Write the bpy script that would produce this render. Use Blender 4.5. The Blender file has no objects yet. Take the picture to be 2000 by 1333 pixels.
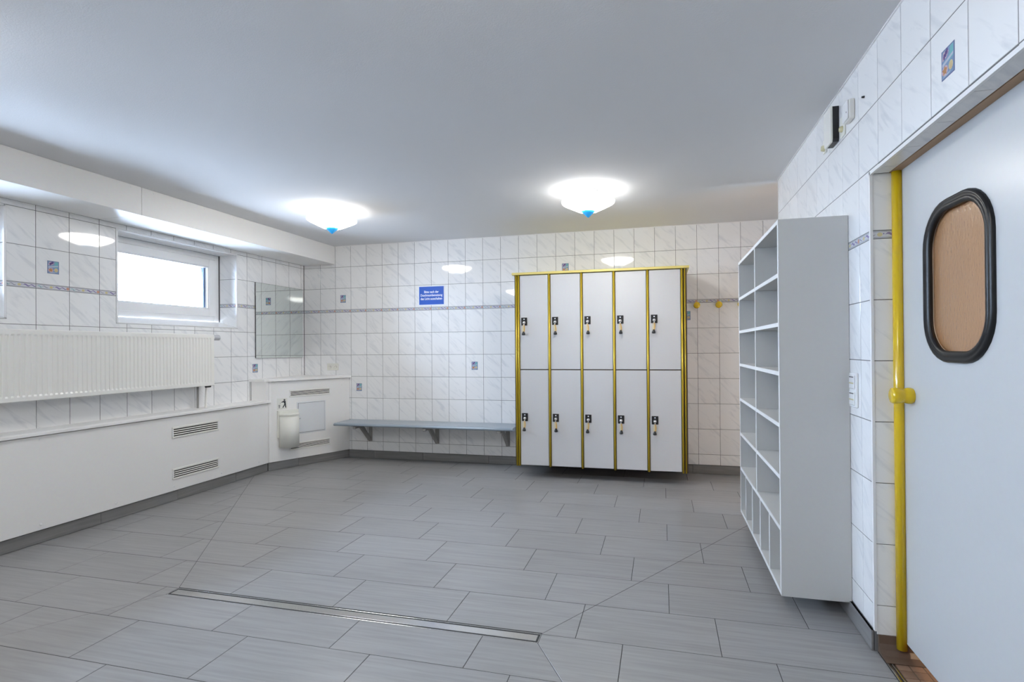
import bpy, math, random
from mathutils import Matrix, Vector
random.seed(7)
SC = bpy.context.scene
COL = SC.collection
PI = math.pi

# ------------------------------------------------------------------ camera
YAW, PITCH, ROLL = .2365, .0044, -.008
cam = bpy.data.cameras.new('camera'); camo = bpy.data.objects.new('camera', cam); COL.objects.link(camo)
f = Vector((-math.sin(YAW)*math.cos(PITCH), math.cos(YAW)*math.cos(PITCH), math.sin(PITCH)))
r0 = Vector((math.cos(YAW), math.sin(YAW), 0)); u0 = r0.cross(f)
r = math.cos(ROLL)*r0 + math.sin(ROLL)*u0; u = -math.sin(ROLL)*r0 + math.cos(ROLL)*u0
M = Matrix((r, u, -f)).transposed().to_4x4(); M.translation = Vector((4.1232, -5.2463, 1.2417))
camo.matrix_world = M
cam.sensor_width = 36; cam.lens = 998.94/2000*36
cam.shift_x = -51.8/2000; cam.shift_y = 9.5/2000
cam.clip_start = .05; cam.clip_end = 100
SC.camera = camo

# ------------------------------------------------------------------ world, exposure
W = bpy.data.worlds.new('world'); SC.world = W; W.use_nodes = True
bg = W.node_tree.nodes['Background']; bg.inputs[1].default_value = 37.0     # overcast sky above, darker ground below
_n = W.node_tree.nodes; _l = W.node_tree.links
_tc = _n.new('ShaderNodeTexCoord'); _sx = _n.new('ShaderNodeSeparateXYZ'); _cr = _n.new('ShaderNodeValToRGB'); _mr = _n.new('ShaderNodeMapRange')
_mr.inputs[1].default_value = -1; _mr.inputs[2].default_value = 1
_cr.color_ramp.elements[0].position = .47; _cr.color_ramp.elements[0].color = (.42, .50, .62, 1)
_cr.color_ramp.elements[1].position = .51; _cr.color_ramp.elements[1].color = (.64, .79, 1.0, 1)
_l.new(_tc.outputs['Generated'], _sx.inputs[0]); _l.new(_sx.outputs[2], _mr.inputs[0]); _l.new(_mr.outputs[0], _cr.inputs[0]); _l.new(_cr.outputs[0], bg.inputs[0])
SC.view_settings.view_transform = 'Standard'; SC.view_settings.look = 'None'
SC.view_settings.gamma = 1; SC.view_settings.use_curve_mapping = False
SC.view_settings.exposure = 1.0
LAMP_EMIT, LAMP_W = 17.5, 1.2
WINDOWS = [(-.983, -2.144), (-2.84, -4.0), (-4.70, -5.86)]
for a, b in WINDOWS:                                  # sky portals in the window openings
    L = bpy.data.lights.new('window_portal', 'AREA'); L.shape = 'RECTANGLE'; L.size = 1.0; L.size_y = .5
    L.cycles.is_portal = True
    o = bpy.data.objects.new('window_portal', L); COL.objects.link(o)
    o.location = (-.285, (a+b)/2, 1.86); o.rotation_euler = (0, -PI/2, 0)
    o.rotation_euler = Vector((1, 0, 0)).to_track_quat('-Z', 'Z').to_euler()
SC.cycles.max_bounces = 10; SC.cycles.diffuse_bounces = 6; SC.cycles.glossy_bounces = 4
SC.cycles.transmission_bounces = 6; SC.cycles.sample_clamp_indirect = 6
SC.cycles.caustics_reflective = False; SC.cycles.caustics_refractive = False

# ------------------------------------------------------------------ materials
def mat(name, col, rough=.5, metal=0, spec=.5, emit=0, ecol=None, bump=0, bscale=60, coat=0):
    m = bpy.data.materials.new(name); m.use_nodes = True
    nt = m.node_tree; b = nt.nodes['Principled BSDF']
    b.inputs['Base Color'].default_value = (*col, 1); b.inputs['Roughness'].default_value = rough
    b.inputs['Metallic'].default_value = metal; b.inputs['Specular IOR Level'].default_value = spec
    if coat: b.inputs['Coat Weight'].default_value = coat; b.inputs['Coat Roughness'].default_value = .05
    if emit:
        b.inputs['Emission Color'].default_value = (*(ecol or col), 1); b.inputs['Emission Strength'].default_value = emit
    n = nt.nodes.new('ShaderNodeTexNoise'); n.inputs['Scale'].default_value = bscale; n.inputs['Detail'].default_value = 3
    tc = nt.nodes.new('ShaderNodeTexCoord'); nt.links.new(tc.outputs['Object'], n.inputs['Vector'])
    mx = nt.nodes.new('ShaderNodeMix'); mx.data_type = 'RGBA'; mx.blend_type = 'MULTIPLY'
    mx.inputs[0].default_value = .06; mx.inputs[6].default_value = (*col, 1)
    nt.links.new(n.outputs['Color'], mx.inputs[7]); nt.links.new(mx.outputs[2], b.inputs['Base Color'])
    if name == 'structured_glass':
        mp = nt.nodes.new('ShaderNodeMapping'); mp.inputs['Scale'].default_value = (1, 1.0, .35)
        nt.links.new(tc.outputs['Object'], mp.inputs['Vector']); nt.links.new(mp.outputs[0], n.inputs['Vector'])
    if bump:
        bp = nt.nodes.new('ShaderNodeBump'); bp.inputs['Strength'].default_value = bump; bp.inputs['Distance'].default_value = .002
        nt.links.new(n.outputs['Fac'], bp.inputs['Height']); nt.links.new(bp.outputs['Normal'], b.inputs['Normal'])
    return m

def streak(name, base, vein, rough, scale, rot, nscale, lo, hi, bump=0, spec=.5, rvar=.10, distort=.8, detail=5):
    """stone look: stretched noise between two colours, shifted per tile by the object's random number"""
    m = bpy.data.materials.new(name); m.use_nodes = True
    nt = m.node_tree; N = nt.nodes; K = nt.links; b = N['Principled BSDF']
    b.inputs['Roughness'].default_value = rough; b.inputs['Specular IOR Level'].default_value = spec
    tc = N.new('ShaderNodeTexCoord'); oi = N.new('ShaderNodeObjectInfo')
    cx = N.new('ShaderNodeCombineXYZ')
    for i, k in enumerate((37., 91., 53.)):
        mm = N.new('ShaderNodeMath'); mm.operation = 'MULTIPLY'; mm.inputs[1].default_value = k
        K.new(oi.outputs['Random'], mm.inputs[0]); K.new(mm.outputs[0], cx.inputs[i])
    mp = N.new('ShaderNodeMapping'); mp.inputs['Rotation'].default_value = rot; mp.vector_type = 'TEXTURE'
    K.new(tc.outputs['Object'], mp.inputs['Vector'])
    mp2 = N.new('ShaderNodeMapping'); mp2.inputs['Scale'].default_value = scale; K.new(mp.outputs[0], mp2.inputs['Vector'])
    ad = N.new('ShaderNodeVectorMath'); ad.operation = 'ADD'; K.new(mp2.outputs[0], ad.inputs[0]); K.new(cx.outputs[0], ad.inputs[1])
    no = N.new('ShaderNodeTexNoise'); no.inputs['Scale'].default_value = nscale; no.inputs['Detail'].default_value = detail
    no.inputs['Distortion'].default_value = distort
    K.new(ad.outputs[0], no.inputs['Vector'])
    cr = N.new('ShaderNodeValToRGB'); cr.color_ramp.elements[0].position = lo; cr.color_ramp.elements[1].position = hi
    cr.color_ramp.elements[0].color = (*base, 1); cr.color_ramp.elements[1].color = (*vein, 1)
    K.new(no.outputs['Fac'], cr.inputs[0])
    hv = N.new('ShaderNodeHueSaturation'); K.new(cr.outputs[0], hv.inputs['Color'])
    mr = N.new('ShaderNodeMapRange'); mr.inputs[3].default_value = 1-rvar/2; mr.inputs[4].default_value = 1+rvar/2
    K.new(oi.outputs['Random'], mr.inputs[0]); K.new(mr.outputs[0], hv.inputs['Value'])
    K.new(hv.outputs[0], b.inputs['Base Color'])
    if bump:
        bp = N.new('ShaderNodeBump'); bp.inputs['Strength'].default_value = bump; bp.inputs['Distance'].default_value = .001
        K.new(no.outputs['Fac'], bp.inputs['Height']); K.new(bp.outputs['Normal'], b.inputs['Normal'])
    return m

MT = {}
MT['tile'] = streak('wall_tile_marble', (.87, .87, .87), (.74, .75, .765), .045, (1.2, 1, 6.5), (0, math.radians(42), 0), 4.0, .53, .72, spec=.5, rvar=.04)
MT['floor'] = streak('floor_tile_stone', (.30, .297, .295), (.245, .242, .24), .28, (1.2, 22, 1), (0, 0, 0), 2.6, .35, .70, bump=.12, spec=.45, rvar=.08, distort=.25)
MT['base'] = streak('dark_stone_base', (.235, .23, .225), (.185, .18, .178), .4, (1.2, 2, 20), (0, 0, 0), 2.6, .35, .7, rvar=.10, distort=.2)
MT['grout'] = mat('grout', (.17, .17, .17), .9, spec=.2)
MT['floor_grout'] = mat('floor_grout', (.06, .06, .06), .9, spec=.2)
MT['ceiling'] = mat('ceiling_plaster', (.75, .752, .76), .9, spec=.1, bump=.35, bscale=180)
MT['white'] = mat('white_lacquer', (.90, .89, .87), .35)
MT['panel'] = mat('white_panel', (.88, .87, .85), .45, spec=.35)
MT['wood_white'] = mat('white_melamine', (.60, .60, .59), .35, spec=.4)
MT['wood_edge'] = mat('white_edge_band', (.80, .81, .81), .4)
MT['pvc'] = mat('white_pvc', (.86, .86, .86), .25)
MT['bead'] = mat('white_bead', (.84, .84, .84), .3)
MT['rad'] = mat('radiator_enamel', (.88, .87, .83), .3)
MT['cream'] = mat('cream_plastic', (.79, .785, .72), .35)
MT['ivory'] = mat('ivory_plastic', (.83, .82, .77), .35)
MT['clear'] = mat('yellowed_plastic', (.70, .64, .40), .2)
MT['black'] = mat('black_plastic', (.012, .012, .014), .35)
MT['rubber'] = mat('black_rubber', (.008, .008, .009), .33, spec=.4)
MT['dark'] = mat('dark_gap', (.03, .03, .03), .8, spec=.1)
MT['shade'] = mat('grille_dark', (.045, .04, .035), .8, spec=.1)
MT['yellow'] = mat('yellow_enamel', (.74, .50, .008), .25, coat=.4)
MT['gold'] = mat('yellow_anodised', (.60, .43, .035), .28, metal=.35)
MT['cap'] = mat('pale_yellow_top', (.78, .66, .22), .35)
MT['bronze'] = mat('bronze_body_shadow', (.09, .06, .03), .4)
MT['locker'] = mat('locker_laminate', (.62, .625, .64), .22, spec=.4)
MT['band'] = mat('orange_band', (.70, .42, .10), .5)
MT['band2'] = mat('pale_band', (.72, .62, .36), .5)
MT['steel'] = mat('brushed_steel', (.68, .68, .68), .17, metal=1, bump=.15, bscale=300)
MT['chrome'] = mat('chrome', (.75, .75, .77), .12, metal=1)
MT['alu'] = mat('grey_aluminium', (.32, .38, .44), .38, metal=.2)
MT['slat'] = mat('grey_bench_laminate', (.35, .39, .43), .35)
MT['brk'] = mat('grey_bracket', (.34, .33, .31), .4)
MT['blue'] = mat('sign_blue', (.012, .10, .52), .35)
MT['text'] = mat('sign_white', (.85, .88, .95), .5)
MT['finial'] = mat('blue_glass', (.03, .33, .72), .2, emit=.12, ecol=(.02, .42, 1))
MT['tan'] = mat('tan_paint', (.42, .27, .16), .6)
MT['brown'] = mat('brown_cove_tile', (.13, .085, .06), .45)
MT['mosaic'] = streak('mosaic_brown', (.30, .19, .13), (.24, .15, .10), .4, (1, 1, 1), (0, 0, 0), 12, .3, .7, rvar=.25)
MT['mosaic_grout'] = mat('mosaic_grout', (.10, .07, .05), .9)
MT['door'] = mat('door_laminate', (.56, .57, .575), .28, spec=.4)
MT['hatch'] = mat('hatch_grey_white', (.77, .79, .81), .35)
for k, c in dict(p_base=(.50, .54, .64), p_sky=(.24, .34, .52), p_teal=(.20, .48, .52), p_purple=(.14, .10, .26), p_orange=(.50, .26, .12), p_cream=(.70, .62, .36),
                 p_line=(.16, .19, .33), p_pink=(.62, .45, .50)).items():
    MT[k] = mat(k, c, .12)
for k, c in dict(s_base=(.66, .67, .70), s_line=(.30, .30, .38), s_teal=(.42, .60, .60), s_purple=(.27, .22, .42), s_orange=(.62, .32, .24), s_yellow=(.66, .58, .32)).items():
    MT[k] = mat(k, c, .12)

def glass_mat(name, tint, gl=.08):
    m = bpy.data.materials.new(name); m.use_nodes = True; nt = m.node_tree; N = nt.nodes
    N.remove(N['Principled BSDF']); out = N['Material Output']
    t = N.new('ShaderNodeBsdfTransparent'); t.inputs[0].default_value = (*tint, 1)
    g = N.new('ShaderNodeBsdfGlossy'); g.inputs['Roughness'].default_value = .02
    fr = N.new('ShaderNodeFresnel'); fr.inputs[0].default_value = 1.45
    mx = N.new('ShaderNodeMixShader'); nt.links.new(fr.outputs[0], mx.inputs[0])
    nt.links.new(t.outputs[0], mx.inputs[1]); nt.links.new(g.outputs[0], mx.inputs[2]); nt.links.new(mx.outputs[0], out.inputs[0])
    return m
MT['valve'] = mat('grey_white_knob', (.50, .51, .53), .3)
MT['edge_shade'] = mat('blue_grey_shade', (.10, .17, .33), .5)
MT['glass'] = glass_mat('window_glass', (.94, .97, 1.0))
MT['mirror'] = mat('mirror_silver', (.86, .91, .89), .01, metal=1)
_m = mat('structured_glass', (.62, .345, .17), .12, spec=.8, bump=.9, bscale=160, coat=.6)
_m.node_tree.nodes['Principled BSDF'].inputs['Transmission Weight'].default_value = .35
MT['pane'] = _m
def lamp_mat():
    m = bpy.data.materials.new('lit_opal_glass'); m.use_nodes = True; b = m.node_tree.nodes['Principled BSDF']
    b.inputs['Base Color'].default_value = (.9, .9, .88, 1); b.inputs['Roughness'].default_value = .2
    b.inputs['Emission Color'].default_value = (1, .965, .915, 1); b.inputs['Emission Strength'].default_value = LAMP_EMIT
    return m
MT['lamp'] = lamp_mat()
MT['lamp_in'] = mat('opal_glass_inside', (.85, .85, .83), .4)

# ------------------------------------------------------------------ mesh helpers
class MB:
    def __init__(s): s.v = []; s.f = []; s.m = []; s.mats = []; s.sm = []
    def mi(s, k):
        if k not in s.mats: s.mats.append(k)
        return s.mats.index(k)
    def add(s, vs, fs, k, smooth=False):
        n = len(s.v); s.v += [tuple(a) for a in vs]; i = s.mi(k)
        for q in fs: s.f.append(tuple(n+j for j in q)); s.m.append(i); s.sm.append(smooth)
        return s
    def box(s, x0, x1, y0, y1, z0, z1, k, T=None):
        vs = [Vector((x, y, z)) for z in (z0, z1) for y in (y0, y1) for x in (x0, x1)]
        if T: vs = [T @ v for v in vs]
        return s.add(vs, [(0, 2, 3, 1), (4, 5, 7, 6), (0, 1, 5, 4), (2, 6, 7, 3), (0, 4, 6, 2), (1, 3, 7, 5)], k)
    def bbox(s, x0, x1, y0, y1, z0, z1, k, b=.003):
        """box with all twelve edges chamfered"""
        b = min(b, (x1-x0)*.45, (y1-y0)*.45, (z1-z0)*.45)
        X = (x0, x1); Y = (y0, y1); Z = (z0, z1); vs = []; idx = {}
        for i in (0, 1):
            for j in (0, 1):
                for l in (0, 1):
                    sx, sy, sz = (b, -b)[i], (b, -b)[j], (b, -b)[l]
                    for ax, p in enumerate(((X[i], Y[j]+sy, Z[l]+sz), (X[i]+sx, Y[j], Z[l]+sz), (X[i]+sx, Y[j]+sy, Z[l]))):
                        idx[i, j, l, ax] = len(vs); vs.append(p)
        F = []
        g = lambda i, j, l, a: idx[i, j, l, a]
        for i in (0, 1):
            q = [g(i, 0, 0, 0), g(i, 1, 0, 0), g(i, 1, 1, 0), g(i, 0, 1, 0)]; F.append(q if i else q[::-1])
            q = [g(0, i, 0, 1), g(0, i, 1, 1), g(1, i, 1, 1), g(1, i, 0, 1)]; F.append(q if i else q[::-1])
            q = [g(0, 0, i, 2), g(1, 0, i, 2), g(1, 1, i, 2), g(0, 1, i, 2)]; F.append(q if i else q[::-1])
            for j in (0, 1):
                s1 = (i+j) % 2 == 0
                q = [g(i, j, 0, 0), g(i, j, 1, 0), g(i, j, 1, 1), g(i, j, 0, 1)]; F.append(q[::-1] if s1 else q)
                q = [g(i, 0, j, 0), g(i, 1, j, 0), g(i, 1, j, 2), g(i, 0, j, 2)]; F.append(q if s1 else q[::-1])
                q = [g(0, i, j, 1), g(1, i, j, 1), g(1, i, j, 2), g(0, i, j, 2)]; F.append(q[::-1] if s1 else q)
                for l in (0, 1):
                    q = [g(i, j, l, 0), g(i, j, l, 1), g(i, j, l, 2)]; F.append(q if (i+j+l) % 2 else q[::-1])
        return s.add(vs, F, k)
    def prism(s, poly, a0, a1, k, ax='z'):
        """extrude a 2-D polygon (ccw) along an axis: z (x,y), y (x,z), x (y,z)"""
        n = len(poly)
        P = {'z': lambda p, a: (p[0], p[1], a), 'y': lambda p, a: (p[0], a, p[1]), 'x': lambda p, a: (a, p[0], p[1])}[ax]
        vs = [P(p, a0) for p in poly]+[P(p, a1) for p in poly]
        fs = [tuple(range(n))[::-1], tuple(range(n, 2*n))]+[(i, (i+1) % n, n+(i+1) % n, n+i) for i in range(n)]
        if ax == 'y': fs = [q[::-1] for q in fs]
        return s.add(vs, fs, k)
    def lathe(s, prof, k, seg=24, ax='z', c=(0, 0, 0), smooth=True, cap=True):
        """prof: (radius, height) along the axis"""
        vs = []; n = len(prof)
        for (rr, h) in prof:
            for i in range(seg):
                a = 2*PI*i/seg; p, q = rr*math.cos(a), rr*math.sin(a)
                v = {'z': (p, q, h), 'y': (q, h, p), 'x': (h, p, q)}[ax]
                vs.append((v[0]+c[0], v[1]+c[1], v[2]+c[2]))
        fs = []
        for j in range(n-1):
            for i in range(seg):
                fs.append((j*seg+i, j*seg+(i+1) % seg, (j+1)*seg+(i+1) % seg, (j+1)*seg+i))
        s.add(vs, fs, k, smooth)
        if cap:
            if prof[0][0] > 1e-6: s.add(vs[:seg], [tuple(range(seg))[::-1]], k)
            if prof[-1][0] > 1e-6: s.add(vs[-seg:], [tuple(range(seg))], k)
        return s
    def tube(s, a, b, rad, k, seg=12):
        a, b = Vector(a), Vector(b); d = b-a; q = d.to_track_quat('Z', 'Y'); vs = []
        for h in (0, d.length):
            for i in range(seg):
                t = 2*PI*i/seg; vs.append(a+q @ Vector((rad*math.cos(t), rad*math.sin(t), h)))
        s.add(vs, [(i, (i+1) % seg, seg+(i+1) % seg, seg+i) for i in range(seg)], k, True)
        s.add(vs, [tuple(range(seg))[::-1], tuple(range(seg, 2*seg))], k)
        return s
    def mesh(s, name):
        me = bpy.data.meshes.new(name); me.from_pydata(s.v, [], s.f)
        for k in s.mats: me.materials.append(MT[k])
        me.polygons.foreach_set('material_index', s.m); me.polygons.foreach_set('use_smooth', s.sm)
        me.update(); return me
    def obj(s, name, parent=None, loc=(0, 0, 0), rz=0):
        return link(name, s.mesh(name), parent, loc, rz)

def link(name, me, parent=None, loc=(0, 0, 0), rz=0):
    o = bpy.data.objects.new(name, me); COL.objects.link(o); o.location = loc; o.rotation_euler = (0, 0, rz)
    if parent is not None: o.parent = parent
    return o
def tag(o, label=None, cat=None, group=None, kind=None):
    for k, v in (('label', label), ('category', cat), ('group', group), ('kind', kind)):
        if v: o[k] = v
    return o
def empty(name, loc, rz, label, cat, group=None, kind=None):
    return tag(link(name, None, None, loc, rz), label, cat, group, kind)
def box(name, x0, x1, y0, y1, z0, z1, k, parent=None, b=0):
    m = MB(); (m.bbox(x0, x1, y0, y1, z0, z1, k, b) if b else m.box(x0, x1, y0, y1, z0, z1, k))
    return m.obj(name, parent)
def disc(x, z, rx, rz, n=10, a0=0):
    return [(x+rx*math.cos(a0+2*PI*i/n), z+rz*math.sin(a0+2*PI*i/n)) for i in range(n)]

# ------------------------------------------------------------------ dimensions
ZC = 2.447                     # ceiling
XR = 4.952                     # right wall face
ZS, SH, TH, TW = 1.7075, .0331, .2476, .202
ROWS = [(ZS, ZS+TH), (ZS+TH, ZS+2*TH), (ZS+2*TH, ZC)] + [(ZS-SH-(i+1)*TH, ZS-SH-i*TH) for i in range(6)] + [(.085, ZS-SH-6*TH)]
STRIP = (ZS-SH, ZS)
G = .0016                      # half a joint
X_FAR = 5.55                   # alcove beyond the end of the right wall
Y_REAR = -8.3

# ------------------------------------------------------------------ tile meshes (local: x right, z up, front towards -y)
_tc = {}
def poly_tile(poly, name, k='tile', t=.006, ch=.0012):
    """chamfered slab over a ccw polygon in local x,z; front at y=0, back at y=t"""
    n = len(poly); vs = []
    def inset(d):
        out = []
        for i in range(n):
            p0, p1, p2 = Vector(poly[i-1]), Vector(poly[i]), Vector(poly[(i+1) % n])
            e1 = (p1-p0).normalized(); e2 = (p2-p1).normalized()
            n1 = Vector((-e1.y, e1.x)); n2 = Vector((-e2.y, e2.x)); b = (n1+n2); L = b.length
            if L < 1e-6: out.append(p1); continue
            b /= L; c = max(.3, b.dot(n1)); out.append(p1+b*(d/c))
        return out
    A = poly; B = inset(ch)
    vs = [(p[0], t, p[1]) for p in A]+[(p[0], ch*.8, p[1]) for p in A]+[(p[0], 0, p[1]) for p in B]
    fs = [(i, (i+1) % n, n+(i+1) % n, n+i) for i in range(n)]+[(n+i, n+(i+1) % n, 2*n+(i+1) % n, 2*n+i) for i in range(n)]
    fs.append(tuple(range(2*n, 3*n)))
    return MB().add(vs, fs, k)
def rect_mesh(w, h, k='tile', name='wall_tile'):
    key = (round(w, 3), round(h, 3), k)
    if key not in _tc:
        _tc[key] = poly_tile([(-w/2, -h/2), (w/2, -h/2), (w/2, h/2), (-w/2, h/2)], name, k).mesh(name)
    return _tc[key]
def strip_mesh(w):
    key = ('strip', round(w, 3))
    if key in _tc: return _tc[key]
    h = SH-2*G; m = poly_tile([(-w/2, -h/2), (w/2, -h/2), (w/2, h/2), (-w/2, h/2)], 'border_tile', 's_base')
    e = -.0003
    def pat(poly, k, y=e):
        c = [(max(-w/2+.001, min(w/2-.001, p[0])), p[1]) for p in poly]
        if max(p[0] for p in c)-min(p[0] for p in c) < .003: return
        m.add([(p[0], y, p[1]) for p in c], [tuple(range(len(c)))], k)
    for z in (-h/2+.004, h/2-.004): pat([(-w/2, z-.0009), (w/2, z-.0009), (w/2, z+.0009), (-w/2, z+.0009)], 's_line')
    for x0, x1, k, a in ((-.094, -.062, 's_teal', .005), (-.066, -.028, 's_line', .0022), (.008, .05, 's_purple', .0045), (.045, .086, 's_purple', .003)):
        n = 7; up = []; dn = []
        for i in range(n):
            t = i/(n-1); x = x0+(x1-x0)*t; z = .005*math.sin(t*2*PI)
            th = a*math.sin(PI*t)+.0006; up.append((x, z+th)); dn.append((x, z-th))
        pat(dn+up[::-1], k)
    pat(disc(-.012, 0, .010, .0085), 's_yellow', e*1.3)
    pat(disc(.090, 0, .0095, .010, 9), 's_orange', e*1.3)
    pat(disc(.002, .003, .003, .003, 6), 's_purple', e*1.6); pat(disc(-.075, -.004, .004, .003, 6), 's_line', e*1.6)
    _tc[key] = m.mesh('border_tile'); return _tc[key]
def inlay_mesh():
    if 'inlay' in _tc: return _tc['inlay']
    w, h = .070, .088; m = MB(); m.box(-w/2, w/2, -.0009, .0005, -h/2, h/2, 'p_line')
    def L(poly, k, y): m.add([(p[0], y, p[1]) for p in poly], [tuple(range(len(poly)))], k)
    L([(-.032, -.041), (.032, -.041), (.032, .041), (-.032, .041)], 'p_sky', -.0011)
    L([(.004, -.002), (.030, .004), (.030, .039), (.012, .039)], 'p_teal', -.0013)
    L([(-.030, -.006), (.030, .008), (.030, .016), (-.030, .004)], 'p_base', -.0014)
    L([(-.030, .012), (-.006, .016), (.006, .030), (-.004, .038), (-.024, .036)], 'p_pink', -.0015)
    for a, b in ((-.018, .022), (-.010, .028), (-.003, .033)):
        L(disc(a, b, .0055, .010, 7, .3), 'p_purple', -.0017)
    star = []
    for i in range(10):
        a = PI/2+i*PI/5; q = .0155 if i % 2 == 0 else .0085; star.append((-.015+q*math.cos(a), -.020+q*math.sin(a)))
    L(disc(-.015, -.020, .017, .015, 10), 'p_pink', -.0015); L(star, 'p_orange', -.0018)
    L(disc(.017, -.018, .012, .014, 9), 'p_cream', -.0016)
    for i in range(3): L([(.010+i*.006, -.030), (.012+i*.006, -.030), (.013+i*.005, -.008), (.012+i*.005, -.008)], 'p_orange', -.0019)
    L([(-.028, -.038), (.006, -.038), (.020, -.033), (-.008, -.034)], 'p_base', -.0017)
    _tc['inlay'] = m.mesh('picture_inlay'); return _tc['inlay']

def sub_rect(R, H):
    """rectangle minus rectangle: list of ccw polygons (rects or L shapes)"""
    x0, x1, z0, z1 = R; a0, a1, b0, b1 = H
    if a0 >= x1-1e-4 or a1 <= x0+1e-4 or b0 >= z1-1e-4 or b1 <= z0+1e-4: return [[(x0, z0), (x1, z0), (x1, z1), (x0, z1)]]
    L, Rr, D, U = a0 > x0+.004, a1 < x1-.004, b0 > z0+.004, b1 < z1-.004
    if not (L or Rr or D or U): return []
    if L and not Rr and not D and not U: return [[(x0, z0), (a0, z0), (a0, z1), (x0, z1)]]
    if Rr and not L and not D and not U: return [[(a1, z0), (x1, z0), (x1, z1), (a1, z1)]]
    if D and not U and not L and not Rr: return [[(x0, z0), (x1, z0), (x1, b0), (x0, b0)]]
    if U and not D and not L and not Rr: return [[(x0, b1), (x1, b1), (x1, z1), (x0, z1)]]
    if L and D and not Rr and not U: return [[(x0, z0), (x1, z0), (x1, b0), (a0, b0), (a0, z1), (x0, z1)]]
    if Rr and D and not L and not U: return [[(x0, z0), (x1, z0), (x1, z1), (a1, z1), (a1, b0), (x0, b0)]]
    if L and U and not Rr and not D: return [[(x0, z0), (a0, z0), (a0, b1), (x1, b1), (x1, z1), (x0, z1)]]
    if Rr and U and not L and not D: return [[(a1, z0), (x1, z0), (x1, z1), (x0, z1), (x0, b1), (a1, b1)]]
    if L and Rr and not D and not U: return [[(x0, z0), (a0, z0), (a0, z1), (x0, z1)], [(a1, z0), (x1, z0), (x1, z1), (a1, z1)]]
    if D: return [[(x0, z0), (x1, z0), (x1, b0), (x0, b0)]]
    return [[(x0, b1), (x1, b1), (x1, z1), (x0, z1)]]

def place_tile(parent, P, rz, u0_, u1_, z0, z1, holes=(), strip=False, inlay=False, jit=.0011, k='tile'):
    """P(u) gives the wall point (x,y) at coordinate u (growing to the right as seen from the room)"""
    R = (u0_+G, u1_-G, z0+G, z1-G)
    if R[1]-R[0] < .012 or R[3]-R[2] < .010: return
    polys = [[(R[0], R[2]), (R[1], R[2]), (R[1], R[3]), (R[0], R[3])]]
    for H in holes:
        if len(polys) == 1 and len(polys[0]) == 4:
            q = polys[0]; polys = sub_rect((q[0][0], q[2][0], q[0][1], q[2][1]), H)
    for q in polys:
        xs = [p[0] for p in q]; zs = [p[1] for p in q]; cx, cz = (min(xs)+max(xs))/2, (min(zs)+max(zs))/2
        w, h = max(xs)-min(xs), max(zs)-min(zs)
        if w < .010 or h < .008: continue
        if strip: me = strip_mesh(w)
        elif len(q) == 4: me = rect_mesh(w, h, k)
        else: me = poly_tile([(p[0]-cx, p[1]-cz) for p in q], 'wall_tile', k).mesh('wall_tile')
        x, y = P(cx); o = link('border_tile' if strip else 'wall_tile', me, parent, (x, y, cz), rz)
        if not strip: o.rotation_euler = (random.uniform(-jit, jit), random.uniform(-jit, jit)*.0, rz+random.uniform(-jit, jit))
        if inlay:
            i = link('picture_inlay', inlay_mesh(), o, (0, 0, 0)); i['label'] = 'small printed sea picture set in the tile middle'

def tile_wall(parent, P, rz, cols, rows, holes=(), inlays=(), strips=True):
    for (a, b) in cols:
        for (z0, z1) in rows:
            c = ((a+b)/2, (z0+z1)/2)
            place_tile(parent, P, rz, a, b, z0, z1, holes, inlay=any(abs(c[0]-i[0]) < .1 and abs(c[1]-i[1]) < .12 for i in inlays))
        if strips: place_tile(parent, P, rz, a, b, *STRIP, holes, strip=True)

# ================================================================== SETTING
# ceiling
c = box('ceiling', -.3, 7.2, Y_REAR-.2, .3, ZC, ZC+.2, 'ceiling'); tag(c, 'smooth white plastered ceiling over the whole room', 'ceiling', kind='structure')

# ---- back wall
wb = box('wall_back', -.3, X_FAR+.2, .0012, .25, -.1, ZC, 'grout'); tag(wb, 'far wall of glossy white marbled tiles behind the lockers', 'wall', kind='structure')
X0 = .022
cols = [(0.003, X0+TW)] + [(X0+k*TW, X0+(k+1)*TW) for k in range(1, 27)]
cols = [(a, min(b, X_FAR)) for a, b in cols if a < X_FAR-.02]
tile_wall(wb, lambda u_: (u_, 0.0), 0, cols, ROWS, inlays=[(.52, 1.83), (.72, .806), (2.14, 1.057), (3.15, 2.08), (4.36, 1.55)])

# ---- left wall with three window openings
WZ0, WZ1 = 1.464, 2.199
wl = MB()
def slab_left(y0, y1, z0, z1): wl.box(-.30, -.0012, y0, y1, z0, z1, 'grout')
slab_left(Y_REAR, 0, -.1, WZ0); slab_left(Y_REAR, 0, WZ1, ZC)
ys = [0]+[v for w in WINDOWS for v in w]+[Y_REAR]
for i in range(0, len(ys), 2): slab_left(ys[i+1], ys[i], WZ0, WZ1)
wl = wl.obj('wall_left'); tag(wl, 'left wall of glossy white marbled tiles with high basement windows', 'wall', kind='structure')
Y0 = .0473
holes = [(b-.006, a+.006, WZ0-.004, WZ1+.004) for a, b in WINDOWS]
cols = [(-Y0, -.002)] + [(-(Y0+(j+1)*TW), -(Y0+j*TW)) for j in range(0, 25)]
rows = [r_ for r_ in ROWS if r_[0] > .45]
rows[2] = (rows[2][0], 2.242)
tile_wall(wl, lambda u_: (0.0, u_), PI/2, cols, rows, holes, inlays=[(-2.58, 1.83), (-.755, 1.056)])
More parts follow.
